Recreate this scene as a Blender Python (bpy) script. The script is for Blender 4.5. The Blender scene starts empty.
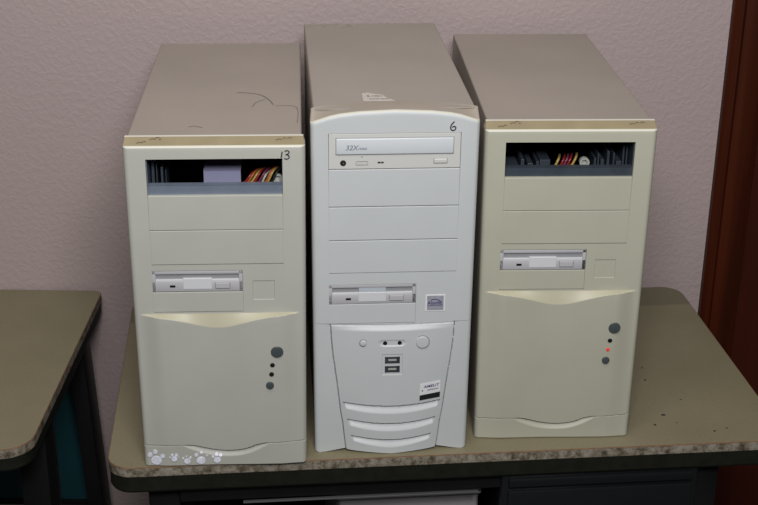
import bpy, bmesh, math, random
from mathutils import Vector, Matrix
random.seed(4)
C = bpy.context.scene.collection
TZ = 0.74                      # desk top height above the floor
mm = 0.001

# ------------------------------------------------------------------ materials
def material(name, col, rough=0.5, metal=0.0, var=0.0, vscale=8.0, bump=0.0, bscale=200.0,
             emit=None, coat=0.0, spec=0.5):
    m = bpy.data.materials.new(name); m.use_nodes = True
    nt = m.node_tree; b = nt.nodes['Principled BSDF']
    b.inputs['Base Color'].default_value = (*col, 1)
    b.inputs['Roughness'].default_value = rough
    b.inputs['Metallic'].default_value = metal
    b.inputs['Specular IOR Level'].default_value = spec
    b.inputs['Coat Weight'].default_value = coat
    if emit:
        b.inputs['Emission Color'].default_value = (*emit[0], 1)
        b.inputs['Emission Strength'].default_value = emit[1]
    tc = nt.nodes.new('ShaderNodeTexCoord')
    if var:
        n = nt.nodes.new('ShaderNodeTexNoise'); n.inputs['Scale'].default_value = vscale
        n.inputs['Detail'].default_value = 5
        nt.links.new(tc.outputs['Object'], n.inputs['Vector'])
        r = nt.nodes.new('ShaderNodeValToRGB')
        r.color_ramp.elements[0].position = 0.3; r.color_ramp.elements[1].position = 0.7
        r.color_ramp.elements[0].color = (*[c * (1 - var) for c in col], 1)
        r.color_ramp.elements[1].color = (*[min(1, c * (1 + var)) for c in col], 1)
        nt.links.new(n.outputs['Fac'], r.inputs['Fac'])
        nt.links.new(r.outputs['Color'], b.inputs['Base Color'])
    if bump:
        n = nt.nodes.new('ShaderNodeTexNoise'); n.inputs['Scale'].default_value = bscale
        n.inputs['Detail'].default_value = 4
        nt.links.new(tc.outputs['Object'], n.inputs['Vector'])
        bp = nt.nodes.new('ShaderNodeBump'); bp.inputs['Strength'].default_value = bump
        bp.inputs['Distance'].default_value = 0.002
        nt.links.new(n.outputs['Fac'], bp.inputs['Height'])
        nt.links.new(bp.outputs['Normal'], b.inputs['Normal'])
    return m

M = {}
M['beige'] = material('beige plastic', (0.41, 0.405, 0.36), 0.52, var=0.03, vscale=14, bump=0.05, bscale=1500)
M['beige2'] = material('yellower beige plastic', (0.40, 0.39, 0.31), 0.52, var=0.03, vscale=14, bump=0.05, bscale=1500)
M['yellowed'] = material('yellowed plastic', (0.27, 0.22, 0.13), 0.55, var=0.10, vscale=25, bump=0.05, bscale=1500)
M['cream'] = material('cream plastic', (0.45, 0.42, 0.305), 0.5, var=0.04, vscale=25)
M['rim'] = material('pale rim with painted highlight', (0.58, 0.56, 0.48), 0.45)  # lit edge line of the bezels, highlight put into the colour
M['white'] = material('off white plastic', (0.485, 0.50, 0.50), 0.5, var=0.02, vscale=14, bump=0.05, bscale=1500)
M['topmetal'] = material('painted steel', (0.325, 0.28, 0.24), 0.55, var=0.04, vscale=10, bump=0.06, bscale=900)
M['topmetal2'] = material('painted steel warm', (0.33, 0.29, 0.25), 0.55, var=0.04, vscale=10, bump=0.06, bscale=900)
M['bandtop'] = material('bezel top plastic', (0.32, 0.275, 0.225), 0.5, var=0.04, vscale=20)
M['drive'] = material('grey white drive plastic', (0.42, 0.41, 0.425), 0.45)
M['drive2'] = material('pale drive flap', (0.57, 0.57, 0.58), 0.4)
M['slot'] = material('grey drive recess', (0.27, 0.27, 0.285), 0.5)
M['cdfront'] = material('warm white drive front', (0.52, 0.515, 0.49), 0.45)
M['tray'] = material('disc tray plastic', (0.55, 0.57, 0.585), 0.35)
M['dark'] = material('black plastic', (0.012, 0.012, 0.013), 0.45)
M['inside'] = material('dark steel inside', (0.03, 0.03, 0.032), 0.6, metal=0.0, var=0.2, vscale=30)
M['zinc'] = material('zinc steel', (0.17, 0.20, 0.26), 0.45, metal=0.3, var=0.08, vscale=60)
M['zincd'] = material('dull zinc steel', (0.05, 0.062, 0.08), 0.45, metal=0.3, var=0.15, vscale=60)
M['button'] = material('grey button plastic', (0.055, 0.066, 0.07), 0.35)
M['ink'] = material('black ink', (0.01, 0.01, 0.02), 0.5)
M['pencil'] = material('grey pencil line', (0.14, 0.12, 0.11), 0.7)
M['smudge'] = material('brown smudge', (0.13, 0.09, 0.05), 0.8)
M['printgrey'] = material('grey printing', (0.16, 0.20, 0.25), 0.6)
M['paw'] = material('white paw sticker', (0.70, 0.70, 0.80), 0.5, var=0.2, vscale=300)
M['paper'] = material('white paper', (0.66, 0.65, 0.66), 0.6)
M['label'] = material('worn white label', (0.52, 0.48, 0.44), 0.5, var=0.08, vscale=90)
M['labelold'] = material('peeled label', (0.33, 0.29, 0.25), 0.6, var=0.25, vscale=150)
M['silver'] = material('silver foil', (0.36, 0.35, 0.41), 0.4, metal=0.2, var=0.15, vscale=400)
M['navy'] = material('navy print', (0.03, 0.03, 0.12), 0.5)
M['led'] = material('red light', (0.4, 0.02, 0.02), 0.3, emit=((1, 0.10, 0.08), 0.35))
M['ledoff'] = material('dark light', (0.01, 0.012, 0.01), 0.2)
M['red'] = material('red wire', (0.20, 0.015, 0.015), 0.4)
M['orange'] = material('orange wire', (0.34, 0.09, 0.02), 0.4)
M['yellow'] = material('yellow wire', (0.36, 0.25, 0.07), 0.4)
M['purple'] = material('maroon wire', (0.14, 0.03, 0.06), 0.4)
M['connector'] = material('white connector', (0.36, 0.36, 0.33), 0.5)
M['paperblue'] = material('pale blue paper', (0.24, 0.24, 0.36), 0.7)
M['blackmetal'] = material('black painted steel', (0.006, 0.006, 0.0065), 0.45, var=0.2, vscale=12, spec=0.2)
M['slate'] = material('dark slate steel', (0.007, 0.0085, 0.009), 0.35, spec=0.3)
M['teal'] = material('teal board', (0.007, 0.042, 0.052), 0.5, spec=0.2, var=0.08, vscale=6)
M['greybox'] = material('grey plastic', (0.24, 0.225, 0.225), 0.5)
M['bright'] = material('worn metal lip', (0.11, 0.11, 0.115), 0.4, metal=0.4)
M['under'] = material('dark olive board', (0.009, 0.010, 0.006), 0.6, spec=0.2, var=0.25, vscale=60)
M['floor'] = material('grey brown floor tile', (0.11, 0.10, 0.095), 0.5, var=0.2, vscale=5)
M['basem'] = material('dark rubber baseboard', (0.03, 0.025, 0.025), 0.5)
M['gap'] = material('dark gap', (0.006, 0.004, 0.004), 0.8)
M['brass'] = material('brass knob', (0.5, 0.36, 0.12), 0.3, metal=0.9)

# wall paint with an orange peel texture
def wall_material():
    m = bpy.data.materials.new('mauve orange peel wall'); m.use_nodes = True
    nt = m.node_tree; b = nt.nodes['Principled BSDF']; b.inputs['Roughness'].default_value = 0.45
    b.inputs['Specular IOR Level'].default_value = 0.35
    tc = nt.nodes.new('ShaderNodeTexCoord')
    n = nt.nodes.new('ShaderNodeTexNoise'); n.inputs['Scale'].default_value = 3; n.inputs['Detail'].default_value = 3
    r = nt.nodes.new('ShaderNodeValToRGB')
    r.color_ramp.elements[0].color = (0.375, 0.300, 0.292, 1); r.color_ramp.elements[1].color = (0.405, 0.325, 0.315, 1)
    nt.links.new(tc.outputs['Object'], n.inputs['Vector']); nt.links.new(n.outputs['Fac'], r.inputs['Fac'])
    nt.links.new(r.outputs['Color'], b.inputs['Base Color'])
    n2 = nt.nodes.new('ShaderNodeTexNoise'); n2.inputs['Scale'].default_value = 130; n2.inputs['Detail'].default_value = 2.5
    n2.inputs['Roughness'].default_value = 0.5; n2.inputs['Distortion'].default_value = 0.5
    r2 = nt.nodes.new('ShaderNodeValToRGB'); r2.color_ramp.elements[0].position = 0.38; r2.color_ramp.elements[1].position = 0.68
    r2.color_ramp.interpolation = 'EASE'
    nt.links.new(tc.outputs['Object'], n2.inputs['Vector']); nt.links.new(n2.outputs['Fac'], r2.inputs['Fac'])
    bp = nt.nodes.new('ShaderNodeBump'); bp.inputs['Strength'].default_value = 0.22; bp.inputs['Distance'].default_value = 0.0018
    nt.links.new(r2.outputs['Color'], bp.inputs['Height']); nt.links.new(bp.outputs['Normal'], b.inputs['Normal'])
    return m
M['wall'] = wall_material()

def laminate_material(name, stain):
    m = bpy.data.materials.new(name); m.use_nodes = True
    nt = m.node_tree; N = nt.nodes; L = nt.links
    b = N['Principled BSDF']; b.inputs['Roughness'].default_value = 0.5; b.inputs['Specular IOR Level'].default_value = 0.3
    tc = N.new('ShaderNodeTexCoord')
    n = N.new('ShaderNodeTexNoise'); n.inputs['Scale'].default_value = 9; n.inputs['Detail'].default_value = 8
    r = N.new('ShaderNodeValToRGB'); r.color_ramp.elements[0].position = 0.3; r.color_ramp.elements[1].position = 0.7
    r.color_ramp.elements[0].color = (0.195, 0.170, 0.104, 1); r.color_ramp.elements[1].color = (0.222, 0.193, 0.122, 1)
    L.new(tc.outputs['Object'], n.inputs['Vector']); L.new(n.outputs['Fac'], r.inputs['Fac'])
    # fine fleck of the laminate
    f = N.new('ShaderNodeTexNoise'); f.inputs['Scale'].default_value = 260; f.inputs['Detail'].default_value = 2
    fr = N.new('ShaderNodeValToRGB'); fr.color_ramp.elements[0].position = 0.25; fr.color_ramp.elements[1].position = 0.45
    fr.color_ramp.elements[0].color = (0.86, 0.85, 0.82, 1); fr.color_ramp.elements[1].color = (1, 1, 1, 1)
    L.new(tc.outputs['Object'], f.inputs['Vector']); L.new(f.outputs['Fac'], fr.inputs['Fac'])
    mx = N.new('ShaderNodeMix'); mx.data_type = 'RGBA'; mx.blend_type = 'MULTIPLY'; mx.inputs['Factor'].default_value = 1
    L.new(r.outputs['Color'], mx.inputs['A']); L.new(fr.outputs['Color'], mx.inputs['B'])
    out = mx.outputs['Result']
    if stain:
        sep = N.new('ShaderNodeSeparateXYZ'); L.new(tc.outputs['Object'], sep.inputs['Vector'])
        sn = N.new('ShaderNodeTexNoise'); sn.inputs['Scale'].default_value = 30; L.new(tc.outputs['Object'], sn.inputs['Vector'])
        ma = N.new('ShaderNodeMath'); ma.operation = 'MULTIPLY_ADD'; ma.inputs[1].default_value = 0.010
        L.new(sn.outputs['Fac'], ma.inputs[0]); L.new(sep.outputs[stain[0]], ma.inputs[2])
        rr = N.new('ShaderNodeMapRange'); rr.inputs['From Min'].default_value = stain[1]; rr.inputs['From Max'].default_value = stain[1] + 0.008
        L.new(ma.outputs[0], rr.inputs['Value'])
        m2 = N.new('ShaderNodeMix'); m2.data_type = 'RGBA'; m2.blend_type = 'MULTIPLY'
        L.new(rr.outputs['Result'], m2.inputs['Factor']); L.new(out, m2.inputs['A']); m2.inputs['B'].default_value = (0.72, 0.72, 0.74, 1)
        out = m2.outputs['Result']
    L.new(out, b.inputs['Base Color'])
    return m
M['laminate'] = laminate_material('olive beige laminate stained', ('Y', 0.400))
M['laminate2'] = laminate_material('olive beige laminate', None)

def chipped_material():
    m = bpy.data.materials.new('chipped board edge'); m.use_nodes = True
    nt = m.node_tree; N = nt.nodes; L = nt.links
    b = N['Principled BSDF']; b.inputs['Roughness'].default_value = 0.8
    tc = N.new('ShaderNodeTexCoord')
    n = N.new('ShaderNodeTexNoise'); n.inputs['Scale'].default_value = 75; n.inputs['Detail'].default_value = 9; n.inputs['Roughness'].default_value = 0.75
    r = N.new('ShaderNodeValToRGB'); e = r.color_ramp.elements
    e[0].position = 0.36; e[0].color = (0.02, 0.017, 0.014, 1)
    e[1].position = 0.66; e[1].color = (0.30, 0.27, 0.225, 1)
    k = e.new(0.46); k.color = (0.12, 0.095, 0.06, 1)
    k = e.new(0.54); k.color = (0.22, 0.19, 0.15, 1)
    L.new(tc.outputs['Object'], n.inputs['Vector']); L.new(n.outputs['Fac'], r.inputs['Fac'])
    L.new(r.outputs['Color'], b.inputs['Base Color'])
    bp = N.new('ShaderNodeBump'); bp.inputs['Strength'].default_value = 0.6; bp.inputs['Distance'].default_value = 0.002
    L.new(n.outputs['Fac'], bp.inputs['Height']); L.new(bp.outputs['Normal'], b.inputs['Normal'])
    return m
M['chipped'] = chipped_material()
M['edgebrown'] = material('brown laminate line', (0.17, 0.095, 0.05), 0.6, var=0.3, vscale=60)

def wood_material(name, a, c, scale=1.0):
    m = bpy.data.materials.new(name); m.use_nodes = True
    nt = m.node_tree; N = nt.nodes; L = nt.links
    b = N['Principled BSDF']; b.inputs['Roughness'].default_value = 0.5; b.inputs['Specular IOR Level'].default_value = 0.15
    tc = N.new('ShaderNodeTexCoord'); mp = N.new('ShaderNodeMapping'); mp.inputs['Scale'].default_value = (60 * scale, 60 * scale, 2.2)
    n = N.new('ShaderNodeTexNoise'); n.inputs['Scale'].default_value = 1; n.inputs['Detail'].default_value = 5
    r = N.new('ShaderNodeValToRGB'); r.color_ramp.elements[0].position = 0.3; r.color_ramp.elements[1].position = 0.7
    r.color_ramp.elements[0].color = (*a, 1); r.color_ramp.elements[1].color = (*c, 1)
    L.new(tc.outputs['Object'], mp.inputs['Vector']); L.new(mp.outputs['Vector'], n.inputs['Vector'])
    L.new(n.outputs['Fac'], r.inputs['Fac']); L.new(r.outputs['Color'], b.inputs['Base Color'])
    return m
M['wood'] = wood_material('red brown stained wood', (0.028, 0.0045, 0.001), (0.060, 0.010, 0.002))
M['wood2'] = wood_material('red brown door wood', (0.032, 0.006, 0.003), (0.052, 0.009, 0.004), 0.5)

# ------------------------------------------------------------------ object helpers
def link(name, me, mats, parent=None):
    o = bpy.data.objects.new(name, me); C.objects.link(o)
    for m in (mats if isinstance(mats, (list, tuple)) else [mats]):
        me.materials.append(m)
    if parent: o.parent = parent
    return o
def from_bm(name, bm, mats, parent=None, smooth=None):
    bmesh.ops.recalc_face_normals(bm, faces=bm.faces[:])
    me = bpy.data.meshes.new(name); bm.to_mesh(me); bm.free()
    if smooth:
        for p in me.polygons: p.use_smooth = True
        me.set_sharp_from_angle(angle=math.radians(smooth))
    return link(name, me, mats, parent)
def from_data(name, vs, fs, mats, parent=None, smooth=None, idx=None, recalc=True):
    me = bpy.data.meshes.new(name); me.from_pydata(vs, [], fs); me.update()
    if idx:
        for p, i in zip(me.polygons, idx): p.material_index = i
    if recalc:
        bm = bmesh.new(); bm.from_mesh(me); bmesh.ops.recalc_face_normals(bm, faces=bm.faces[:]); bm.to_mesh(me); bm.free()
    if smooth:
        for p in me.polygons: p.use_smooth = True
        me.set_sharp_from_angle(angle=math.radians(smooth))
    return link(name, me, mats, parent)
def empty(name, loc, rz, label, cat, group=None):
    o = bpy.data.objects.new(name, None); C.objects.link(o)
    o.location = loc; o.rotation_euler = (0, 0, rz); o.empty_display_size = 0.05
    o['label'] = label; o['category'] = cat
    if group: o['group'] = group
    return o
def add_box(bm, x0, x1, y0, y1, z0, z1, bev=0.0, seg=2, mat=0, s=1.0):
    g = bmesh.ops.create_cube(bm, size=1)
    vs = g['verts']
    for v in vs:
        v.co = Vector(((x0 if v.co.x < 0 else x1) * s, (y0 if v.co.y < 0 else y1) * s, (z0 if v.co.z < 0 else z1) * s))
    fs = list({f for v in vs for f in v.link_faces})
    for f in fs: f.material_index = mat
    if bev:
        es = list({e for v in vs for e in v.link_edges})
        r = bmesh.ops.bevel(bm, geom=es, offset=bev * s, segments=seg, affect='EDGES', profile=0.5)
        for f in r['faces']: f.material_index = mat
def box(name, dims, m, parent=None, bev=0.0, s=mm, seg=2):
    bm = bmesh.new(); add_box(bm, *dims, bev=bev, s=s, seg=seg)
    return from_bm(name, bm, m, parent)
def lathe_y(name, cx, cz, prof, m, parent, n=32):
    """disc shape facing -y; prof = [(radius, y)...] in mm"""
    vs = []; fs = []
    for (r, y) in prof:
        for k in range(n):
            a = 2 * math.pi * k / n
            vs.append(((cx + r * math.cos(a)) * mm, y * mm, (cz + r * math.sin(a)) * mm))
    for i in range(len(prof) - 1):
        for k in range(n):
            k2 = (k + 1) % n
            fs.append((i * n + k, i * n + k2, (i + 1) * n + k2, (i + 1) * n + k))
    fs.append(tuple(range(n))); fs.append(tuple((len(prof) - 1) * n + k for k in range(n)))
    return from_data(name, vs, fs, m, parent, smooth=35)
def tube(bm, pts, r, n=8, mat=0):
    pts = [Vector(p) for p in pts]; rings = []
    for i, p in enumerate(pts):
        d = (pts[min(i + 1, len(pts) - 1)] - pts[max(i - 1, 0)]).normalized()
        a = d.cross(Vector((0.3, 0.2, 1))).normalized(); b = d.cross(a)
        rings.append([bm.verts.new(p + (a * math.cos(2 * math.pi * k / n) + b * math.sin(2 * math.pi * k / n)) * r) for k in range(n)])
    for i in range(len(rings) - 1):
        for k in range(n):
            f = bm.faces.new((rings[i][k], rings[i][(k + 1) % n], rings[i + 1][(k + 1) % n], rings[i + 1][k])); f.material_index = mat
    bm.faces.new(rings[0]); bm.faces.new(rings[-1][::-1])
def ribbon(bm, pts, w, nrm, off=0.25):
    """pen stroke lying on a surface; pts in mm, nrm the surface normal"""
    nrm = Vector(nrm).normalized(); P = [Vector(p) + nrm * off for p in pts]; prev = None
    for i, p in enumerate(P):
        d = (P[min(i + 1, len(P) - 1)] - P[max(i - 1, 0)]).normalized(); s = d.cross(nrm) * (w / 2)
        cur = (bm.verts.new((p - s) * mm), bm.verts.new((p + s) * mm))
        if prev: bm.faces.new((prev[0], prev[1], cur[1], cur[0]))
        prev = cur
def catmull(pts, n=6):
    out = []; P = [Vector(p) for p in pts]
    for i in range(len(P) - 1):
        p0 = P[max(i - 1, 0)]; p1 = P[i]; p2 = P[i + 1]; p3 = P[min(i + 2, len(P) - 1)]
        for k in range(n):
            t = k / n
            out.append(0.5 * ((2 * p1) + (p2 - p0) * t + (2 * p0 - 5 * p1 + 4 * p2 - p3) * t * t + (3 * p1 - p0 - 3 * p2 + p3) * t ** 3))
    out.append(P[-1]); return out
def text_part(name, s, x, z, y, h, m, parent, shear=0.0, wide=1.0, rot=0.0, up=False):
    """lettering on a front (facing -y), or on a top when up=True; x,z = left baseline, mm"""
    cu = bpy.data.curves.new('lettering', 'FONT'); cu.body = s; cu.size = h * 1.38; cu.shear = shear; cu.resolution_u = 3
    cu.offset = h * 0.02
    t = bpy.data.objects.new('lettering', cu); C.objects.link(t)
    dg = bpy.context.evaluated_depsgraph_get(); dg.update()
    me = bpy.data.meshes.new_from_object(t.evaluated_get(dg)); bpy.data.objects.remove(t)
    ca, sa = math.cos(rot), math.sin(rot)
    for v in me.vertices:
        X, Y = v.co.x * wide, v.co.y
        X, Y = X * ca - Y * sa, X * sa + Y * ca
        v.co = ((x + X) * mm, (z + Y) * mm, y * mm) if up else ((x + X) * mm, y * mm, (z + Y) * mm)
    return link(name, me, m, parent)
def sstep(a, b, x):
    t = max(0.0, min(1.0, (x - a) / (b - a))); return t * t * (3 - 2 * t)
def lin(tab, x):
    if x <= tab[0][0]: return tab[0][1]
    for (a, b), (c, d) in zip(tab, tab[1:]):
        if x <= c: return b + (d - b) * (x - a) / (c - a)
    return tab[-1][1]
def lines(lo, hi, step, marks, zones=()):
    """grid lines: regular, finer in zones, doubled at marks"""
    s = {lo, hi}; x = lo
    while x < hi:
        s.add(round(x, 3)); st = step
        for a, b, q in zones:
            if a <= x < b: st = q
        x += st
    s = {v for v in s if all(abs(v - m) > 0.45 for m in marks)}
    for m in marks: s.add(m)
    s.add(lo); s.add(hi)
    out = []
    for v in sorted(s):
        if not out or v - out[-1] > 0.05: out.append(v)
    return out
def heightfield(name, xs, zs, yf, holes, warp, back, mats, matf, parent, holedepth=5.0, smooth=32, matback=None):
    """moulded front: yf(x,z) gives how far the skin lies behind the front plane (mm)"""
    nx, nz = len(xs), len(zs); vs = []; fs = []; idx = []
    base = []
    for z in zs:
        for x in xs:
            y = yf(x, z); base.append((x, z)); X, Y, Z = warp(x, y, z); vs.append((X * mm, Y * mm, Z * mm))
    from collections import defaultdict
    ec = defaultdict(list)
    for j in range(nz - 1):
        for i in range(nx - 1):
            cx, cz = (xs[i] + xs[i + 1]) / 2, (zs[j] + zs[j + 1]) / 2
            if any(a < cx < b and c < cz < d for a, b, c, d in holes): continue
            q = (j * nx + i, j * nx + i + 1, (j + 1) * nx + i + 1, (j + 1) * nx + i)
            fs.append(q); idx.append(matf(cx, cz))
            for k in range(4):
                e = (q[k], q[(k + 1) % 4]); ec[tuple(sorted(e))].append(e)
    new = {}
    x0, x1, z0, z1 = xs[0], xs[-1], zs[0], zs[-1]
    def outer(i): x, z = base[i]; return x in (x0, x1) or z in (z0, z1)
    def bk(i, out):
        k = (i, out)
        if k not in new:
            X, Y, Z = [c / mm for c in vs[i]]; x, z = base[i]
            p = back(x, z, X, Y, Z) if out else (X, Y + holedepth, Z)
            new[k] = len(vs); vs.append(tuple(c * mm for c in p))
        return new[k]
    for k, l in ec.items():
        if len(l) == 1:
            a, b = l[0]; o = outer(a) and outer(b)
            fs.append((b, a, bk(a, o), bk(b, o)))
            istop = o and base[a][1] == z1 and base[b][1] == z1
            idx.append(matback if (istop and matback is not None) else 0)
    return from_data(name, vs, fs, mats, parent, smooth=smooth, idx=idx)

# ------------------------------------------------------------------ steel cover of a tower
def steel_cover(parent, hw, H, y0, y1, m):
    """inverted U cover with rounded top edges and a back plate, hollow, open at the front"""
    r = 2.5; n = 4
    def prof(o):
        w = hw - o; h = H - o; rr = max(0.6, r - o); p = [(-w, 2)]
        for k in range(n + 1):
            a = math.pi - k * math.pi / 2 / n; p.append((-w + rr + rr * math.cos(a), h - rr + rr * math.sin(a)))
        for k in range(n + 1):
            a = math.pi / 2 - k * math.pi / 2 / n; p.append((w - rr + rr * math.cos(a), h - rr + rr * math.sin(a)))
        p.append((w, 2)); return p
    A, B = prof(0), prof(1.2); N = len(A); vs = []
    for y in (y0, y1):
        for P in (A, B):
            for (x, z) in P: vs.append((x * mm, y * mm, z * mm))
    fs = []; o = lambda s, t, i: (s * 2 + t) * N + i
    for i in range(N - 1):
        fs.append((o(0, 0, i), o(0, 0, i + 1), o(1, 0, i + 1), o(1, 0, i)))
        fs.append((o(0, 1, i), o(0, 1, i + 1), o(1, 1, i + 1), o(1, 1, i)))
        for s in (0, 1): fs.append((o(s, 0, i), o(s, 0, i + 1), o(s, 1, i + 1), o(s, 1, i)))
    for i in (0, N - 1): fs.append((o(0, 0, i), o(1, 0, i), o(1, 1, i), o(0, 1, i)))
    return from_data('steel_cover', vs, fs, m, parent, smooth=35)
def chassis(parent, hw, H, y0, y1, solidfront):
    """inner frame: floor, back plate; for a closed tower a front plate too"""
    bm = bmesh.new()
    add_box(bm, -hw + 1.4, hw - 1.4, y0, y1, 1.0, 2.4, s=mm)
    add_box(bm, -hw + 1.4, hw - 1.4, y1 - 2.5, y1 - 1, 2.4, H - 1.4, s=mm)
    if solidfront: add_box(bm, -hw + 1.4, hw - 1.4, y0, y0 + 1.2, 2.4, H - 1.6, s=mm)
    else:
        add_box(bm, -hw + 1.4, hw - 1.4, y0, y0 + 1.2, 2.4, 338, s=mm)
    return from_bm('chassis', bm, M['inside'], parent)

# ------------------------------------------------------------------ 3.5 inch drive
def floppy(parent, x0, x1, z0, z1, yf, tone):
    """drive front with slot, flap, eject button and light"""
    bm = bmesh.new()
    w = x1 - x0; h = z1 - z0
    zt = z1 - 0.30 * h            # slot band
    add_box(bm, x0, x1, yf, yf + 12, z0, z1 - 0.52 * h, bev=0.4, s=mm)
    add_box(bm, x0, x1, yf, yf + 12, z1 - 0.16 * h, z1, bev=0.4, s=mm)
    add_box(bm, x0, x0 + 0.04 * w, yf, yf + 12, z0, z1, bev=0.3, s=mm)
    add_box(bm, x1 - 0.04 * w, x1, yf, yf + 12, z0, z1, bev=0.3, s=mm)
    d = from_bm('floppy_drive', bm, M['drive'], parent, smooth=40)
    box('disk_slot', (x0 + 0.03 * w, x1 - 0.03 * w, yf + 2.2, yf + 8, z1 - 0.55 * h, z1 - 0.14 * h), M['slot'], d)
    box('slot_lip', (x0 + 0.04 * w, x1 - 0.04 * w, yf + 0.1, yf + 4, z1 - 0.56 * h, z1 - 0.42 * h), M['drive2'], d, bev=0.5)
    box('slot_flap', (x0 + 0.34 * w, x0 + 0.66 * w, yf - 0.5, yf + 3, z0 + 0.10 * h, z1 - (0.40 if tone else 0.36) * h), M['drive2'], d, bev=0.7)
    if tone: box('thumb_recess', (x0 + 0.345 * w, x0 + 0.655 * w, yf + 0.5, yf + 3, z1 - 0.40 * h, z1 - 0.10 * h), material('blue grey recess', (0.42, 0.46, 0.50), 0.4), d, bev=0.5)
    bx0, bx1 = x0 + 0.70 * w, x0 + 0.855 * w
    box('button_frame', (bx0 - 0.9, bx1 + 0.9, yf - 0.12, yf + 1, z0 + 0.11 * h, z0 + 0.42 * h), M['slot'], d)
    box('eject_button', (bx0, bx1, yf - 1.3, yf + 1, z0 + 0.15 * h, z0 + 0.41 * h), M['drive'], d, bev=0.5)
    box('indicator_light', (x0 + 0.195 * w, x0 + 0.255 * w, yf - 0.15, yf + 1, z0 + 0.20 * h, z0 + 0.31 * h), M['ledoff'], d)
    return d

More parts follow.
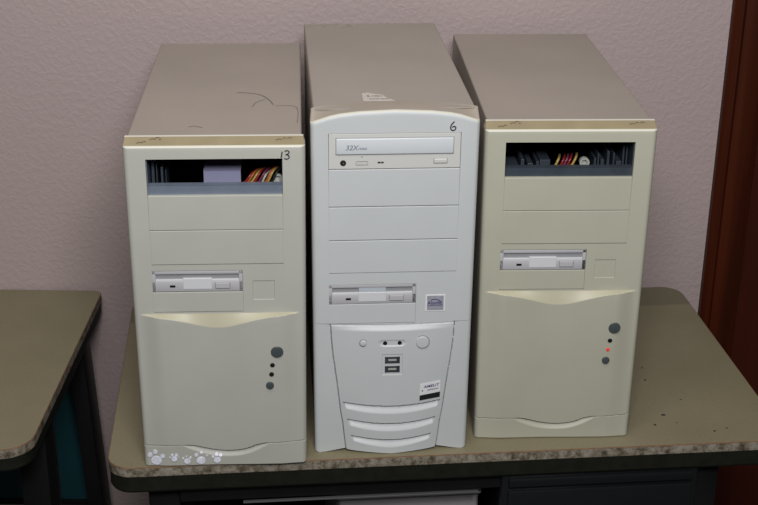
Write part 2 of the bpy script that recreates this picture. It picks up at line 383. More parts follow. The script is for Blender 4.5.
# ------------------------------------------------------------------ beige towers
WH = 98.5
SURF = {}
def beige_tower(x, y, rz, label, kind):
    H = 405.7
    t = empty('computer_tower', (x, y, TZ + 0.0005), rz, label, 'computer', 'beige towers with an open top bay')
    BE = M['beige'] if kind == 'L' else M['beige2']
    gx = -0.5
    zc = lambda x: 198.5 - 15.4 * math.exp(-(x + 4) ** 2 / (2 * 30 ** 2))
    S1 = [(-98, 28.4), (-48, 28.8), (-40, 28.2), (-34, 27.0), (-26, 24.6), (-18, 22.5), (-9, 20.8), (0, 20.1), (12, 20.3), (22, 21.6), (30, 24.2), (38, 27.4), (44, 29.2), (50, 30.0), (98, 31)]
    S2 = [(-98, 40), (-52, 29.5), (-40, 23), (-30, 18.4), (-20, 15.2), (-8, 13.2), (5, 12.6), (18, 13.6), (30, 16.8), (40, 21.5), (54, 30.5), (98, 40)]
    zs_ = lambda x: (lin(S1, x - 2) + lin(S1, x) + lin(S1, x + 2)) / 3
    z2_ = lambda x: (lin(S2, x - 3) + lin(S2, x) + lin(S2, x + 3)) / 3
    def lower(x):
        return -7.5 * (1 - sstep(66, 93, abs(x))) + 4.0 * math.exp(-(x + 12) ** 2 / (2 * 24 ** 2))
    def yf(x, z):
        y = 0.0
        if z < 199.5:
            lo = lower(x); c = zc(x)
            if z > c: y = lo * (1 - (z - c) / (199.5 - c + 1e-6))
            else: y = lo
            y *= 0.25 + 0.75 * min(1, z / 190)
            s = zs_(x); q = z2_(x)
            if q < z < s: y += 4.6 * (z - q) / (s - q) * sstep(0.5, 3.0, s - q)
            if abs(z - s) < 0.65: y += 1.7
        # small square badge recess
        if 38.2 < x < 63 and 215.6 < z < 239.4: y += 0.9
        d = WH - abs(x)
        if d < 6: y += 6.0 * (1 - math.sqrt(max(0, 1 - ((6 - d) / 6) ** 2))) + 0.0
        if z > 397.3:
            y = max(y, 14.5 * (z - 397.3) / 8.4)
            if z > 405.3: pass
        elif z > 395.8: y = max(y, 0.5 * ((z - 395.8) / 1.5) ** 2)
        if z < 1.5: y += 1.2 * (1 - z / 1.5)
        return y
    def warp(x, y, z):
        return (x * (1 - (1 - z / H) * 0.0264) * (1 - 0.02 * sstep(397, 405, z)), y, z)
    def back(x, z, X, Y, Z):
        return (X, max(Y + 1.5, 17.5), Z)
    holes = [(-74.3, 73.8, 259.5, 383.8), (-75.2, 27.2, 201.3, 252.6)]
    xs = lines(-WH, WH, 1.4, [-75.2, -74.3, 27.2, 38.2, 38.6, 62.6, 63, 73.8], [(-WH, -WH + 6, 0.6), (WH - 6, WH, 0.6)])
    zs = lines(0, H, 4.0, [199.5, 201.3, 252.6, 259.5, 383.8, 215.6, 216, 239, 239.4, 395.8, 396.6, 397.3, 398.6, 404.6, 405.2],
               [(0, 36, 0.5), (180, 199.6, 0.55), (36, 60, 2)])
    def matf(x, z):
        if z > 405.0 or 396.4 < z < 398.0: return 3  # edge strips take the painted highlight colour
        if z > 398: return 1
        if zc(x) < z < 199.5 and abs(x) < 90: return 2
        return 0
    SURF[kind] = yf
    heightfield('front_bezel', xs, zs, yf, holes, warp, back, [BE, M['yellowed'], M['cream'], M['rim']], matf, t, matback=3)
    steel_cover(t, 94.8, H - 0.4, 13.5, 424.0, M['topmetal'])
    chassis(t, 94.8, H - 0.4, 20, 423.5, False)
    # two blank covers below the open bay, one narrow one below the floppy drive
    for (a, b) in ((301.2, 341.6), (260.0, 300.7)):
        box('drive_bay_cover', (-73.9, 73.4, -0.3, 8, a, b), BE, t, bev=0.7)
    box('drive_bay_cover', (-74.8, 26.8, -0.2, 8, 201.7, 226.2), BE, t, bev=0.6)
    floppy(t, -74.6, 26.6, 227.0, 252.0, 0.3, False)
    # cage round the open bay
    bm = bmesh.new()
    zi = M['zinc'] if kind == 'L' else M['zincd']
    add_box(bm, -73.9, 73.4, 4.5, 6.5, 341.8, 352.4, s=mm)
    add_box(bm, -73.9, 73.4, 4.5, 12.0, 351.8, 352.8, s=mm)
    add_box(bm, -74.6, -73.4, 5.5, 150, 262, 384, s=mm)
    add_box(bm, 73.0, 74.2, 5.5, 150, 262, 384, s=mm)
    from_bm('drive_cage', bm, zi, t)
    # things left inside the bay, seen through the opening
    def bundle(name, specs, y, r):
        for col, xa, za, xb, zb in specs:
            b2 = bmesh.new()
            pts = catmull([(xa * mm, (y + 6) * mm, (za - 25) * mm), (xa * mm, y * mm, za * mm), ((xa + xb) / 2 * mm, (y - 3) * mm, (za + zb) / 2 * mm), (xb * mm, y * mm, zb * mm), ((xb + 5) * mm, (y + 22) * mm, (zb - 3) * mm)])
            tube(b2, pts, r * mm); from_bm('wire', b2, M[col], t, smooth=60)
    if kind == 'L':
        bm = bmesh.new(); add_box(bm, -14, 27, 24, 25.2, 335, 362.5, bev=0.3, s=mm); add_box(bm, -14, 27, 24, 60, 361.6, 362.5, s=mm)
        from_bm('paper_sleeve', bm, M['paperblue'], t)
        bundle('w', [('red', 27, 344, 39, 359), ('orange', 31, 344, 42, 360), ('yellow', 34, 343, 46, 360), ('red', 38, 343, 49, 361),
                     ('purple', 42, 343, 54, 361), ('connector', 47, 343, 55, 358), ('orange', 51, 343, 61, 362), ('yellow', 53, 343, 63, 362), ('dark', 57, 343, 68, 362)], 22, 1.3)
        lathe_y('connector', 68, 353, [(5.5, 24), (5.5, 20), (3.6, 20), (3.4, 23)], M['connector'], t, 20)
        for (xa, w_, zt) in ((-71, 3, 374), (-66, 1.2, 371), (-61, 2.5, 366), (-56, 1, 362)):
            box('bracket', (xa, xa + w_, 26, 60, 330, zt), M['zincd'], t, bev=0.3)
        lathe_y('screw', -29, 369, [(1.6, 150), (1.6, 148.8), (0.4, 148.5)], M['zincd'], t, 12)
    else:
        bundle('w', [('yellow', -16, 344, -9, 357), ('red', -10, 344, -3, 357), ('purple', -6, 344, 1, 358), ('red', -2, 344, 5, 358), ('yellow', 3, 344, 11, 359)], 22, 1.5)
        lathe_y('connector', 21, 352.5, [(5.8, 26), (5.8, 20), (3.4, 20), (3.2, 24)], M['connector'], t, 20)
        for (xa, w_, zt) in ((-72, 18, 347), (-52, 4, 355), (-44, 6, 350), (-34, 3, 352), (-30, 12, 354), (33, 2.5, 356), (37, 2, 361), (41, 4, 354), (48, 3, 364), (55, 2, 362), (59, 6, 352), (66, 2, 372), (70, 1.6, 378)):
            box('bracket', (xa, xa + w_, 26, 60, 330, zt), M['zincd'], t, bev=0.3)
    # buttons and lights
    yb = lower(62) * 0.76
    px, pz, sh = (63.6, 152.3, 0) if kind == 'L' else (66.0, 153.0, 1)
    lathe_y('power_button', px, pz, [(7.2, yb + 3), (7.2, yb - 1.2), (6.4, yb - 2.2), (3.0, yb - 2.6)], M['button'], t)
    l1 = (58.0, 135.2) if kind == 'L' else (62.0, 136.0)
    l2 = (56.8, 123.3) if kind == 'L' else (60.4, 124.0)
    l3 = (54.6, 108.9) if kind == 'L' else (58.8, 109.6)
    lathe_y('indicator_light', l1[0], l1[1], [(2.8, yb + 2), (2.8, yb - 0.5), (1.6, yb - 0.9)], M['ledoff'], t, 20)
    o = lathe_y('indicator_light', l2[0], l2[1], [(2.8 if kind == 'L' else 2.3, yb + 2), (2.8 if kind == 'L' else 2.3, yb - 0.5), (1.6, yb - 0.9)], M['led'] if kind == 'R' else M['ledoff'], t, 20)
    if kind == 'R': o['label'] = 'small light glowing red'
    lathe_y('reset_button', l3[0], l3[1], [(4.6, yb + 3), (4.6, yb - 0.8), (4.0, yb - 1.6), (1.8, yb - 1.9)], M['button'], t)
    # worn spots on the sloped top strip
    n = (0, -0.5, 0.87)
    def onch(x, f): return (x, 14.5 * f, 397.3 + 8.4 * f)
    for (xa, f, w_) in ((-80, .42, 3.2), (-75, .5, 2), (-66, .72, 3.2), (-61, .85, 2.2), (-58, .7, 1.2), (70, .62, 3.2), (76, .72, 1.6), (82, .74, 2.8)):
        bm = bmesh.new(); ribbon(bm, [onch(xa - w_, f - 0.05), onch(xa, f + 0.04), onch(xa + w_, f - 0.02)], 1.3, n)
        from_bm('scuff_mark', bm, M['smudge'], t)
    return t
tl = beige_tower(-0.1548, -0.1119, math.radians(0.376), 'left beige tower numbered 13 with paw print stickers at its foot', 'L')
tr = beige_tower(0.244, -0.0611, math.radians(-0.376), 'right beige tower with one small light glowing red and no number', 'R')

# hand written 13 on the left tower
bm = bmesh.new(); f = (0, -1, 0)
ribbon(bm, [(73.4, -0.2, 391.8), (72.9, -0.2, 387.5), (72.2, -0.2, 384.6)], 1.3, f)
ribbon(bm, catmull([(76.1, -0.2, 391.7), (78.8, -0.2, 392.9), (81.0, -0.2, 391.3), (79.6, -0.2, 389.0), (77.4, -0.2, 388.3), (80.0, -0.2, 387.6), (81.0, -0.2, 385.3), (78.8, -0.2, 383.1), (75.6, -0.2, 383.9)]), 1.2, f)
o = from_bm('handwritten_number', bm, M['ink'], tl); o['label'] = 'number 13 in black marker'
# pencil lines on its top
Zt = 405.4
for k, (pts, w) in enumerate([([(18, 182), (32, 180), (47, 171), (57, 150), (62, 131)], 1.3), ([(38, 122), (42, 140), (52, 153)], 0.8),
                  ([(64, 126), (78, 127), (88, 122), (91, 100), (90, 60)], 0.8), ([(-30, 46), (-24, 50), (-15, 44)], 0.9)]):
    bm = bmesh.new(); ribbon(bm, catmull([(a, b, Zt) for a, b in pts]), w, (0, 0, 1)); from_bm('pencil_line', bm, M['pencil'], tl)
# paw prints: pad and toes
def paw(cx, cz, s, toes, yy):
    bm = bmesh.new()
    def blob(x, z, rx, rz):
        n = 20; rings = []
        for q in (1.0, 0.97, 0.6, 0.3):
            ring = []
            for k in range(n):
                a = 2 * math.pi * k / n; X, Z = x + q * rx * math.cos(a), z + q * rz * math.sin(a)
                ring.append(bm.verts.new((X * mm, (SURF['L'](X / 0.975, Z) - (0.9 if q < 1 else -0.5)) * mm, Z * mm)))
            rings.append(ring)
        for A, B in zip(rings, rings[1:]):
            for k in range(n): bm.faces.new((A[k], A[(k + 1) % n], B[(k + 1) % n], B[k]))
        bm.faces.new(rings[-1])
    blob(cx, cz, 5.6 * s, 5.2 * s)
    for (dx, dz, r) in toes: blob(cx + dx * s, cz + dz * s, r * s, r * s * 1.05)
    from_bm('paw_print_sticker', bm, M['paw'], tl)
T3 = [(-6.6, 6.6, 2.4), (-1.0, 10.3, 2.4), (6.8, 5.4, 2.4)]
paw(-81.6, 8.6, 1.12, T3, -1.9)
paw(-60.4, 10.8, 0.62, [(-8, 3.6, 1.6), (-3.6, 8.4, 2.6), (4.4, 8.2, 2.8), (8.4, 3.2, 1.0)], -3.0)
paw(-45.2, 7.0, 0.68, [(-7, 6.2, 1.6), (-1.2, 10, 1.2), (5.6, 7.4, 1.8)], -3.2)
paw(-29.0, 7.6, 0.95, [(-5.6, 8.0, 2.3), (0.6, 11.0, 2.0), (7.4, 6.6, 1.2)], -3.2)
paw(-10.0, 7.8, 0.74, [(-6.6, 5.8, 2.0), (-0.6, 9.8, 2.8), (5.6, 8.4, 2.6)], -2.9)
# small nick on the right tower's side edge
box('edge_nick', (97.2, 98.4, 6, 9, 344, 354), M['dark'], tr)

# ------------------------------------------------------------------ white tower in the middle
def white_tower():
    HT = 429.5; HM = 427.3; HW = 94.2
    t = empty('computer_tower', (0.0434, -0.0846, TZ + 0.0005), math.radians(1.495),
              'white middle tower numbered 6 with disc drive and curved vents', 'computer')
    XB = [(0, 55.8), (4, 56.4), (40, 59.6), (54, 62), (98, 66.8), (128, 70.6), (150, 72.6), (171, 73.6)]
    ztop = lambda x: 171.0 - 1.8 * (1 - min(1, abs(x) / 73.6) ** 2)
    DZ = [(0, 0), (40, -1.7), (62, -4.2), (73, -6.6), (82, -9.6), (90, -12.4), (94.2, -14)]
    def vent(x, z):
        for hw, e, c in ((60, 69.2, 64.6), (55, 46.2, 41.0), (50.5, 23.4, 18.8)):
            if abs(x) < hw:
                q = 1 - (x / hw) ** 2; zt = e - (e - c) * q; zb = zt - (8.0 + 2.8 * q)
                if zb < z < zt:
                    xe = hw - 4.5 * (zt - z) / (zt - zb)
                    if abs(x) > xe: return 0
                    return 5.5 * ((z - zb) / (zt - zb)) ** 1.1 * sstep(0, 1.2, xe - abs(x))
        return 0
    def yf(x, z):
        y = 0.0; xb = lin(XB, z); zt = ztop(x)
        if z < zt and abs(x) < xb:
            q = 1 - (x / xb) ** 2
            y = -(3.4 + 3.6 * (1 - z / 171)) * q * sstep(0, 7, zt - z) - 0.8 * sstep(0, 1.5, zt - z)
            y += vent(x, z)
        if z < zt + 1 and abs(abs(x) - xb) < 0.55: y += 2.4
        if abs(z - zt) < 0.5 and abs(x) < xb: y += 1.0
        # the two flanks curve back towards the outside
        d = HW - abs(x)
        if z < 172 and abs(x) > xb: y += 1.2 * (1 - (abs(x) - xb) / (HW - xb))
        if d < 17: y += 1.3 * ((17 - d) / 17) ** 2
        if d < 5: y += 5.0 * (1 - math.sqrt(max(0, 1 - ((5 - d) / 5) ** 2)))
        # lozenge round the two small lights
        ex = max(0, abs(x + 0.4) - 10.5); rr = math.hypot(ex, (z - 147.2) * 1.25)
        if rr < 5.2: y += 1.0 * sstep(0, 1.2, 5.2 - rr)
        if -12.5 < x < 12 and 105.6 < z < 133: y += 0.8
        if z > HT - 4: y += 4.0 * (1 - math.sqrt(max(0, 1 - ((z - HT + 4) / 4) ** 2)))
        return y
    BZ = [(0, 0), (50, 3.2), (56, 4.2), (60, 3.8), (80, 0.4), (88, -0.4), (94.2, 1.2)]
    def warp(x, y, z):
        zz = z + lin(DZ, abs(x)) * sstep(404, 429.5, z) + lin(BZ, abs(x)) * (1 - sstep(0, 30, z))
        return (x * (1 - (1 - z / HT) * 0.022), y, zz)
    def back(x, z, X, Y, Z):
        if z > 429: return (X * 0.985, max(Y + 6, 17.5 + 24 * (1 - (x / HW) ** 2)), HM + 0.7)
        k = sstep(380, 429, z)
        return (X * (1 - 0.015 * k), Y + 12 + 3 * k, Z + (HM + 0.7 - Z) * (1 if z > 429 else 0) if z > 429 else Z)
    holes = [(-74.6, 73.2, 235.6, 403.4), (-75.2, 26.8, 171.4, 221.4)]
    xs = lines(-HW, HW, 1.1, [-75.2, -74.6, 26.8, 73.2, -12.5, -12.1, 11.6, 12], [(-HW, -HW + 5, 0.5), (HW - 5, HW, 0.5), (-76, -54, 0.45), (54, 76, 0.45)])
    zs = lines(0, HT, 4.0, [171.4, 221.4, 235.6, 403.4, 105.6, 106, 132.6, 133], [(0, 72, 0.6), (72, 160, 2.0), (140, 155, 0.7), (160, 173, 0.5), (404, HT - 4, 2), (HT - 4, HT, 0.5)])
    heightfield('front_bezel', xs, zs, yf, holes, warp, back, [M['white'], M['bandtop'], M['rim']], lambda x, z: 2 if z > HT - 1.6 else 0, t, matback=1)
    steel_cover(t, 90.5, HM, 16.0, 419, M['topmetal2'])
    chassis(t, 90.5, HM, 19, 418.5, True)
    # three blank covers
    for (a, b) in ((317.4, 361.3), (276.6, 316.6), (236.0, 275.8)):
        box('drive_bay_cover', (-74.2, 72.8, -0.2, 8, a, b), M['white'], t, bev=0.6)
    box('drive_bay_cover', (-74.8, 26.4, -0.1, 8, 171.8, 196.4), M['white'], t, bev=0.5)
    floppy(t, -74.7, 26.3, 197.0, 221.0, 0.2, True)
    # disc drive
    cd = box('disc_drive', (-74.1, 72.7, 0.4, 10, 362.0, 403.0), M['cdfront'], t, bev=0.6)
    box('tray_gap', (-66.6, 65.4, 0.25, 2, 378.3, 398.4), M['slot'], cd)
    # tray front swells slightly
    bm = bmesh.new(); add_box(bm, -65.9, 64.7, -1.2, 2, 379.2, 397.6, bev=1.1, s=mm, seg=3)
    from_bm('disc_tray', bm, M['tray'], cd, smooth=50)
    text_part('printed_marking', '32X', -55.8, 384.6, -1.35, 5.8, M['printgrey'], cd, shear=0.25, wide=1.0)
    text_part('printed_marking', 'max', -41.4, 384.8, -1.35, 3.8, M['printgrey'], cd, shear=0.2, wide=1.05)
    lathe_y('headphone_socket', -58.1, 369.2, [(3.4, 2), (3.4, 0.0), (2.9, -0.15), (1.2, -0.1)], M['dark'], cd, 24)
    lathe_y('socket_core', -57.8, 368.8, [(0.7, 1), (0.7, -0.05), (0.4, -0.1)], M['connector'], cd, 12)
    box('volume_slot', (-44.0, -30.4, 0.15, 2, 366.4, 371.2), M['slot'], cd)
    bm = bmesh.new()
    for k in range(18): add_box(bm, -43.4 + k * 0.7, -43.05 + k * 0.7, -0.3, 1.5, 367.3, 369.8, s=mm)
    add_box(bm, -43.6, -30.8, 0.0, 1.5, 367.1, 370.0, s=mm)
    from_bm('volume_wheel', bm, M['cdfront'], cd)
    lathe_y('eject_hole', -37.2, 376.2, [(0.9, 1), (0.9, 0.25), (0.4, 0.25)], M['slot'], cd, 12)
    bm = bmesh.new(); add_box(bm, -19.6, -16.4, 0.1, 1, 368.4, 370.2, s=mm); add_box(bm, -15.8, -13.0, 0.1, 1, 368.4, 370.2, s=mm)
    from_bm('indicator_light', bm, M['dark'], cd)
    box('button_frame', (42.6, 58.6, 0.2, 1, 367.2, 373.6), M['slot'], cd, bev=0.3)
    box('eject_button', (43.1, 58.1, -0.9, 1, 367.7, 373.1), M['cdfront'], cd, bev=1.0)
    # badge above the switch panel
    box('badge', (37.6, 60.8, -0.5, 1, 185.4, 206.6), M['paper'], t, bev=0.3)
    bd = box('badge_foil', (39.6, 59.0, -0.65, -0.3, 187.0, 205.4), M['silver'], t)
    text_part('badge_lettering', 'Aladdin', 40.2, 194.2, -0.75, 4.6, M['navy'], t, wide=0.9)
    bm = bmesh.new()
    ribbon(bm, catmull([(44, -0.7, 200.2), (48, -0.7, 201.0), (52, -0.7, 200.4), (56, -0.7, 197.6)]), 0.9, (0, -1, 0))
    ribbon(bm, [(40.2, -0.7, 193.4), (49, -0.7, 192.7), (58.4, -0.7, 193.6)], 0.6, (0, -1, 0))
    from_bm('badge_swoosh', bm, M['navy'], t)
    # switches on the bulging panel
    def pan(x, z): return yf(x, z)
    def button(name, cx, cz, r, h, m):
        y = pan(cx, cz)
        lathe_y('button_ring', cx, cz, [(r + 1.1, y + 2), (r + 1.1, y - 0.15), (r + 0.2, y - 0.15), (r + 0.1, y + 0.5)], M['slot'], t)
        lathe_y(name, cx, cz, [(r, y + 3), (r, y - h + 0.6), (r - 0.7, y - h), (r * 0.5, y - h - 0.2)], m, t)
    button('power_button', 35.0, 147.6, 7.6, 2.0, M['white'])
    button('reset_button', -34.6, 147.8, 3.9, 1.4, M['white'])
    for cx in (-9.0, 8.2):
        y = pan(cx, 147.2); lathe_y('indicator_light', cx, 147.2, [(2.5, y + 2), (2.5, y - 0.5), (1.4, y - 0.8)], M['ledoff'], t, 20)
    y0 = pan(0, 119)
    for zc in (125.2, 113.2):
        bm = bmesh.new()
        add_box(bm, -9.0, 8.6, y0 - 0.8, y0 + 2, zc - 4.0, zc - 2.7, s=mm); add_box(bm, -9.0, 8.6, y0 - 0.8, y0 + 2, zc + 2.7, zc + 4.0, s=mm)
        add_box(bm, -9.0, -7.0, y0 - 0.8, y0 + 2, zc - 4.0, zc + 4.0, s=mm); add_box(bm, 6.6, 8.6, y0 - 0.8, y0 + 2, zc - 4.0, zc + 4.0, s=mm)
        u = from_bm('usb_port', bm, M['zincd'], t)
        box('port_cavity', (-7.2, 6.8, y0 - 0.3, y0 + 1, zc - 2.8, zc + 2.8), M['inside'], u)
        box('port_tongue', (-5.0, 4.6, y0 - 0.5, y0 + 1, zc - 1.0, zc + 1.4), M['connector'], u)
    # tilted sticker, white above black
    ys = min(pan(33, 92), pan(57, 92), pan(45, 80)) + 0.1
    def quad(name, pts, m, off):
        P = [(x, pan(x, max(z, 74)) - off, z) for x, z in pts]
        vs = [(x * mm, y * mm, z * mm) for x, y, z in P] + [(x * mm, (y + 0.7) * mm, z * mm) for x, y, z in P]
        n = len(P); fs = [tuple(range(n)), tuple(range(n, 2 * n))] + [(i, (i + 1) % n, n + (i + 1) % n, n + i) for i in range(n)]
        return from_data(name, vs, fs, m, t)
    quad('sticker', [(33.2, 77.0), (57.8, 80.2), (57.8, 95.0), (33.6, 91.8)], M['paper'], 0.6)
    quad('sticker', [(33.0, 70.2), (57.6, 73.2), (57.8, 80.0), (33.2, 76.8)], M['dark'], 0.65)
    yt = pan(38, 86) - 1.0
    def wrap(o, off=0.9):
        for v in o.data.vertices:
            v.co.y = (pan(v.co.x / mm, max(74, v.co.z / mm)) - off) * mm
    wrap(text_part('sticker_lettering', 'AMELIT', 37.6, 86.6, 0, 3.4, M['navy'], t, shear=0.3, wide=1.2, rot=0.12))
    wrap(text_part('sticker_lettering', 'e', 35.4, 82.2, 0, 3.0, M['navy'], t, rot=0.12))
    wrap(text_part('sticker_lettering', 'athlonxx', 42.2, 83.0, 0, 2.2, M['navy'], t, shear=0.2, wide=1.25, rot=0.12))
    # number 6
    bm = bmesh.new()
    ribbon(bm, catmull([(64.8, 0.0, 416.0), (61.6, 0.0, 412.5), (60.6, 0.0, 408.6), (62.4, 0.0, 405.8), (65.4, 0.0, 406.4), (66.4, 0.0, 408.8), (64.8, 0.0, 410.4), (62.2, 0.0, 409.4)]), 1.3, (0, -1, 0), off=0.6)
    o = from_bm('handwritten_number', bm, M['ink'], t); o['label'] = 'number 6 in black marker'
    # torn white label and old label at the back of the top
    zt = HM + 0.1
    def flat(name, pts, m, z, h=0.25):
        n = len(pts); vs = [(x * mm, y * mm, z * mm) for x, y in pts] + [(x * mm, y * mm, (z + h) * mm) for x, y in pts]
        fs = [tuple(range(n))[::-1], tuple(range(n, 2 * n))] + [(i, (i + 1) % n, n + (i + 1) % n, n + i) for i in range(n)]
        return from_data(name, vs, fs, m, t)
    flat('torn_label', [(-33, 44), (3, 43), (0, 47), (-6, 57), (-10, 68), (-18, 71), (-26, 77), (-33, 74)], M['label'], zt)
    text_part('label_lettering', 'E-1001', -28, 60, zt + 0.4, 5, M['smudge'], t, up=True, wide=0.9)
    text_part('label_lettering', 'DATE 00/00', -26, 49, zt + 0.4, 3.6, M['smudge'], t, up=True, wide=0.9)
    flat('old_label', [(-76, 396), (-30, 400), (-24, 408), (-30, 414), (-70, 412), (-76, 408)], M['labelold'], zt)
    lathe = [(-84, 404), (-22, 405)]
    for (x, y) in lathe: flat('screw_mark', [(x + 3 * math.cos(a), y + 5 * math.sin(a)) for a in [k * math.pi / 5 for k in range(10)]], M['labelold'], zt)
    # peeled line on the bezel
    return t
tm = white_tower()

# ------------------------------------------------------------------ desks
def rounded(w, d, radii, n=10, inset=0.0):
    """outline, local mm; radii front-left, front-right, back-right, back-left"""
    i = inset; x0, x1, y0, y1 = i, w - i, i, d - i; out = []
    for (cx, cy, sx, sy, r, a0) in ((x0, y0, 1, 1, radii[0], math.pi), (x1, y0, -1, 1, radii[1], 1.5 * math.pi), (x1, y1, -1, -1, radii[2], 0), (x0, y1, 1, -1, radii[3], 0.5 * math.pi)):
        r = max(1, r - i)
        for k in range(n + 1):
            a = a0 + k * math.pi / 2 / n; out.append((cx + sx * r + r * math.cos(a), cy + sy * r + r * math.sin(a)))
    return out
def slab(name, loops, mats, idx_side, parent):
    """loops = [(outline, z)...] bottom to top"""
    vs = []; fs = []; idx = []; n = len(loops[0][0])
    for P, z in loops: vs += [(x * mm, y * mm, z * mm) for x, y in P]
    for j in range(len(loops) - 1):
        for k in range(n):
            fs.append((j * n + k, j * n + (k + 1) % n, (j + 1) * n + (k + 1) % n, (j + 1) * n + k)); idx.append(idx_side[j])
    fs.append(tuple(range(n))[::-1]); idx.append(idx_side[0]); fs.append(tuple(range((len(loops) - 1) * n, len(loops) * n))); idx.append(0)
    return from_data(name, vs, fs, mats, parent, idx=idx)
def leg(parent, x0, x1, y0, y1, ztop, splay=(0, 0), foot=(0, 0)):
    """square steel leg, may lean; foot plate at the floor"""
    bm = bmesh.new(); add_box(bm, x0, x1, y0, y1, -740 + 6, ztop, bev=2.5, s=mm)
    for v in bm.verts:
        k = 1 - (v.co.z + 0.734) / (ztop * mm + 0.734)
        v.co.x += splay[0] * mm * k; v.co.y += splay[1] * mm * k
    l = from_bm('leg', bm, M['blackmetal'], parent, smooth=40)
    box('foot_cap', (x0 - 3 + splay[0], x1 + 3 + splay[0], y0 - 3 + splay[1], y1 + 3 + splay[1], -740, -728), M['dark'], l, bev=2)
    return l

# desk under the towers
TW, TD = 838.0, 466.0
a = math.radians(2.80)
desk = empty('computer_desk', (-0.2960, -0.1166, TZ), a, 'olive laminate desk with chipped front edge carrying the three towers', 'desk', None)
rad = (30, 30, 30, 20)
slab('desk_top', [(rounded(TW, TD, rad, inset=0.6), -13.5), (rounded(TW, TD, rad, inset=0), -12.5), (rounded(TW, TD, rad, inset=0), -1.4), (rounded(TW, TD, rad, inset=0.3), -0.3), (rounded(TW, TD, rad, inset=1.0), 0)],
     [M['laminate'], M['chipped'], M['edgebrown']], [1, 1, 2, 2], desk)
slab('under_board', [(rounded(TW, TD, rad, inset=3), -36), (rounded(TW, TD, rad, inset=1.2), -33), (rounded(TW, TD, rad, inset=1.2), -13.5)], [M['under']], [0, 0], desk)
leg(desk, 46, 84, 22, 62, -36)
leg(desk, 730, 760, 22, 62, -36)
leg(desk, 46, 84, 404, 444, -36)
leg(desk, 730, 760, 404, 444, -36)
box('apron', (84, 730, 14, 30, -60, -36), M['blackmetal'], desk, bev=2)
box('apron_lip', (160, 450, 9, 14, -62.5, -60.5), M['bright'], desk, bev=0.6)
box('back_panel', (84, 730, 396, 412, -560, -36), M['blackmetal'], desk, bev=2)
box('lower_shelf', (84, 730, 40, 396, -330, -312), M['blackmetal'], desk, bev=2)
bm = bmesh.new(); add_box(bm, 478, 727, 6, 30, -300, -37, bev=3, s=mm); add_box(bm, 486, 719, 0, 7, -52, -40, bev=2, s=mm); add_box(bm, 486, 719, 1, 7, -290, -58, bev=2, s=mm)
from_bm('drawer_front', bm, M['slate'], desk, smooth=40)
box('drawer_case', (478, 727, 30, 380, -311, -37), M['blackmetal'], desk)
# specks of dirt on the top
random.seed(9)
for (wx, wy, r) in ((.3556, .1064, 2.6), (.3972, -.0096, 2.8), (.3959, .0851, 1.8), (.3338, -.0454, 2.0), (.3808, -.0345, 1.8), (.40, .12, 1.3), (.4305, .03, 1.2), (.365, .05, 1.2), (.41, -.03, 1.0), (.355, .14, 1.4), (.452, -.052, 1.6), (.47, -.045, 1.2)):
    dx, dy = (wx + .2960) * 1000, (wy + .1166) * 1000
    lx, ly = dx * math.cos(a) + dy * math.sin(a), -dx * math.sin(a) + dy * math.cos(a)
    vs = []; n = 9
    for z in (0.0, 0.5):
        for k in range(n):
            q = r * random.uniform(0.5, 1.1); vs.append(((lx + q * 1.2 * math.cos(2 * math.pi * k / n)) * mm, (ly + q * math.sin(2 * math.pi * k / n)) * mm, z * mm))
    fs = [tuple(range(n))[::-1], tuple(range(n, 2 * n))] + [(k, (k + 1) % n, n + (k + 1) % n, n + k) for k in range(n)]
    from_data('dirt_speck', vs, fs, M['dark'], desk)

# grey box kept on the lower shelf, only its top edge in the picture
gb = empty('storage_bin', (-0.2960 + 0.33 * math.cos(a), -0.1166 + 0.33 * math.sin(a), TZ - 0.312), a,
           'light grey plastic bin on the shelf under the middle of the desk', 'bin')
bm = bmesh.new()
add_box(bm, -52, 126, 42, 330, 0, 4, bev=1.5, s=mm)
for (x0, x1, y0, y1) in ((-52, 126, 42, 46), (-52, 126, 326, 330), (-52, -48, 42, 330), (122, 126, 42, 330)): add_box(bm, x0, x1, y0, y1, 0, 232, bev=1.2, s=mm)
from_bm('bin_body', bm, M['greybox'], gb, smooth=40)
box('bin_lid', (-55, 129, 34, 334, 231, 242), M['greybox'], gb, bev=3)

# desk at the left
LW, LD = 760.0, 469.0
al = math.radians(-3.158)
d2 = empty('computer_desk', (-0.3959, -0.0709, TZ), al, 'olive laminate desk with teal back panel at left of the picture', 'desk')
def shift(P): return [(x - LW, y) for x, y in P]
rad = (30, 38, 14, 20)
slab('desk_top', [(shift(rounded(LW, LD, rad, inset=0.6)), -13.5), (shift(rounded(LW, LD, rad)), -12.5), (shift(rounded(LW, LD, rad)), -1.4), (shift(rounded(LW, LD, rad, inset=0.3)), -0.3), (shift(rounded(LW, LD, rad, inset=1.0)), 0)],
     [M['laminate2'], M['chipped'], M['edgebrown']], [1, 1, 2, 2], d2)
slab('under_board', [(shift(rounded(LW, LD, rad, inset=3)), -32), (shift(rounded(LW, LD, rad, inset=1.2)), -29), (shift(rounded(LW, LD, rad, inset=1.2)), -13.5)], [M['under']], [0, 0], d2)
leg(d2, -42, -5, 96, 150, -32)
leg(d2, -40, -16, 372, 424, -32, splay=(32, 0))
leg(d2, -720, -680, 96, 150, -32)
leg(d2, -720, -680, 380, 420, -32)
box('modesty_panel', (-700, -26, 432, 444, -352, -32), M['teal'], d2, bev=1)
box('panel_rail', (-700, -26, 430, 446, -362, -352), M['blackmetal'], d2, bev=1)
box('side_rail', (-42, -10, 150, 372, -52, -32), M['blackmetal'], d2, bev=2)

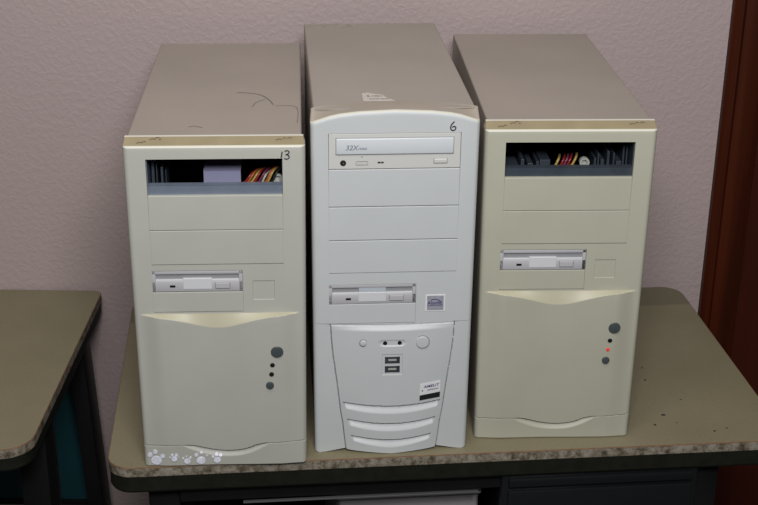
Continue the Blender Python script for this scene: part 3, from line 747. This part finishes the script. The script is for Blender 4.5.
# ------------------------------------------------------------------ room
WY = 0.408
def struct(o): o['kind'] = 'structure'; return o
bm = bmesh.new()
add_box(bm, -2.6, 0.600, WY, WY + 0.12, 0, 2.7); add_box(bm, 0.600, 1.50, WY, WY + 0.12, 2.05, 2.7); add_box(bm, 1.50, 2.6, WY, WY + 0.12, 0, 2.7)
struct(from_bm('wall_back', bm, M['wall']))
struct(box('floor', (-2.6, 2.6, -2.6, WY + 0.12, -0.05, 0.0), M['floor'], s=1.0))
struct(box('baseboard_back', (-2.6, 0.560, WY - 0.008, WY, 0.0, 0.10), M['basem'], bev=0.002, s=1.0))
# door casing with moulded profile
def casing(bm, x0, x1, z0, z1, flip):
    W = x1 - x0
    prof = [(0, 0), (0, 12), (0.04, 15), (0.10, 17.5), (0.22, 18), (0.27, 15.5), (0.31, 12.5), (0.36, 13.5), (0.42, 15), (0.80, 14), (0.90, 12.5), (1.0, 10), (1.0, 0)]
    V = []
    for z in (z0, z1):
        V.append([bm.verts.new((x0 + W * ((1 - u) if flip else u), WY - d * mm, z)) for u, d in prof])
    n = len(prof)
    for k in range(n - 1): bm.faces.new((V[0][k], V[0][k + 1], V[1][k + 1], V[1][k]))
    bm.faces.new(V[0]); bm.faces.new(V[1][::-1])
bm = bmesh.new(); CX = 0.5605
casing(bm, CX, CX + 0.058, 0, 2.11, False); casing(bm, 1.487, 1.547, 0, 2.11, True)
add_box(bm, CX + 0.058, 1.487, WY - 0.016, WY, 2.05, 2.11, bev=0.003)
struct(from_bm('trim_1', bm, M['wood'], smooth=30))
bm = bmesh.new(); add_box(bm, 0.600, 0.622, WY + 0.003, WY + 0.12, 0, 2.05); add_box(bm, 1.478, 1.50, WY + 0.003, WY + 0.12, 0, 2.05); add_box(bm, 0.622, 1.478, WY + 0.003, WY + 0.12, 2.03, 2.05)
struct(from_bm('trim_2', bm, M['wood']))
door = struct(box('door_1', (0.625, 1.475, WY + 0.008, WY + 0.048, 0.008, 2.027), M['wood2'], bev=0.002, s=1.0))
bm = bmesh.new()
for (a0, a1) in ((0.03, 0.055), (0, 0)):
    pass
g = bmesh.ops.create_uvsphere(bm, u_segments=24, v_segments=14, radius=0.027)
for v in bm.verts: v.co = Vector((v.co.x + 1.41, v.co.y * 0.8 + WY - 0.045, v.co.z + 1.0))
tube(bm, [(1.41, WY + 0.010, 1.0), (1.41, WY - 0.03, 1.0)], 0.011, 16); tube(bm, [(1.41, WY + 0.010, 1.0), (1.41, WY + 0.003, 1.0)], 0.03, 24)
from_bm('door_knob', bm, M['brass'], door, smooth=40)

# ------------------------------------------------------------------ light
def area(name, loc, target, sx, sy, power, col):
    l = bpy.data.lights.new(name, 'AREA'); l.shape = 'RECTANGLE'; l.size = sx; l.size_y = sy; l.energy = power; l.color = col
    o = bpy.data.objects.new(name, l); C.objects.link(o); o.location = loc
    d = Vector(target) - Vector(loc); o.rotation_euler = d.to_track_quat('-Z', 'Y').to_euler(); return o
area('ceiling_lamp', (-0.10, -0.95, TZ + 1.75), (0.0, 0.15, TZ + 0.2), 1.2, 0.7, 13, (1.0, 0.97, 0.94))
area('room_lamp', (0.04, -1.55, TZ + 1.35), (0.10, 0.4, TZ + 0.88), 0.6, 0.4, 29, (0.98, 0.99, 1.0))
w = bpy.data.worlds.new('World'); bpy.context.scene.world = w; w.use_nodes = True
w.node_tree.nodes['Background'].inputs['Color'].default_value = (0.9, 0.95, 1.0, 1)
w.node_tree.nodes['Background'].inputs['Strength'].default_value = 0.05

# ------------------------------------------------------------------ camera
pi_, ya, ro = [math.radians(v) for v in (22.7869, -3.1088, 0.647)]
fw = Vector((-math.sin(ya) * math.cos(pi_), math.cos(ya) * math.cos(pi_), -math.sin(pi_)))
r = Vector((math.cos(ya), math.sin(ya), 0)); u = r.cross(fw)
r2 = r * math.cos(ro) + u * math.sin(ro); u2 = -r * math.sin(ro) + u * math.cos(ro)
cam = bpy.data.cameras.new('camera'); co = bpy.data.objects.new('camera', cam); C.objects.link(co)
mt = Matrix((r2, u2, -fw)).transposed().to_4x4(); mt.translation = Vector((-0.051, -1.5089, 0.8605 + TZ))
co.matrix_world = mt; cam.sensor_width = 36; cam.lens = 1354.76 * 36 / 758; cam.clip_start = 0.05
bpy.context.scene.camera = co
vs = bpy.context.scene.view_settings
vs.view_transform = 'Standard'; vs.look = 'None'; vs.gamma = 1; vs.use_curve_mapping = False; vs.exposure = 0.0
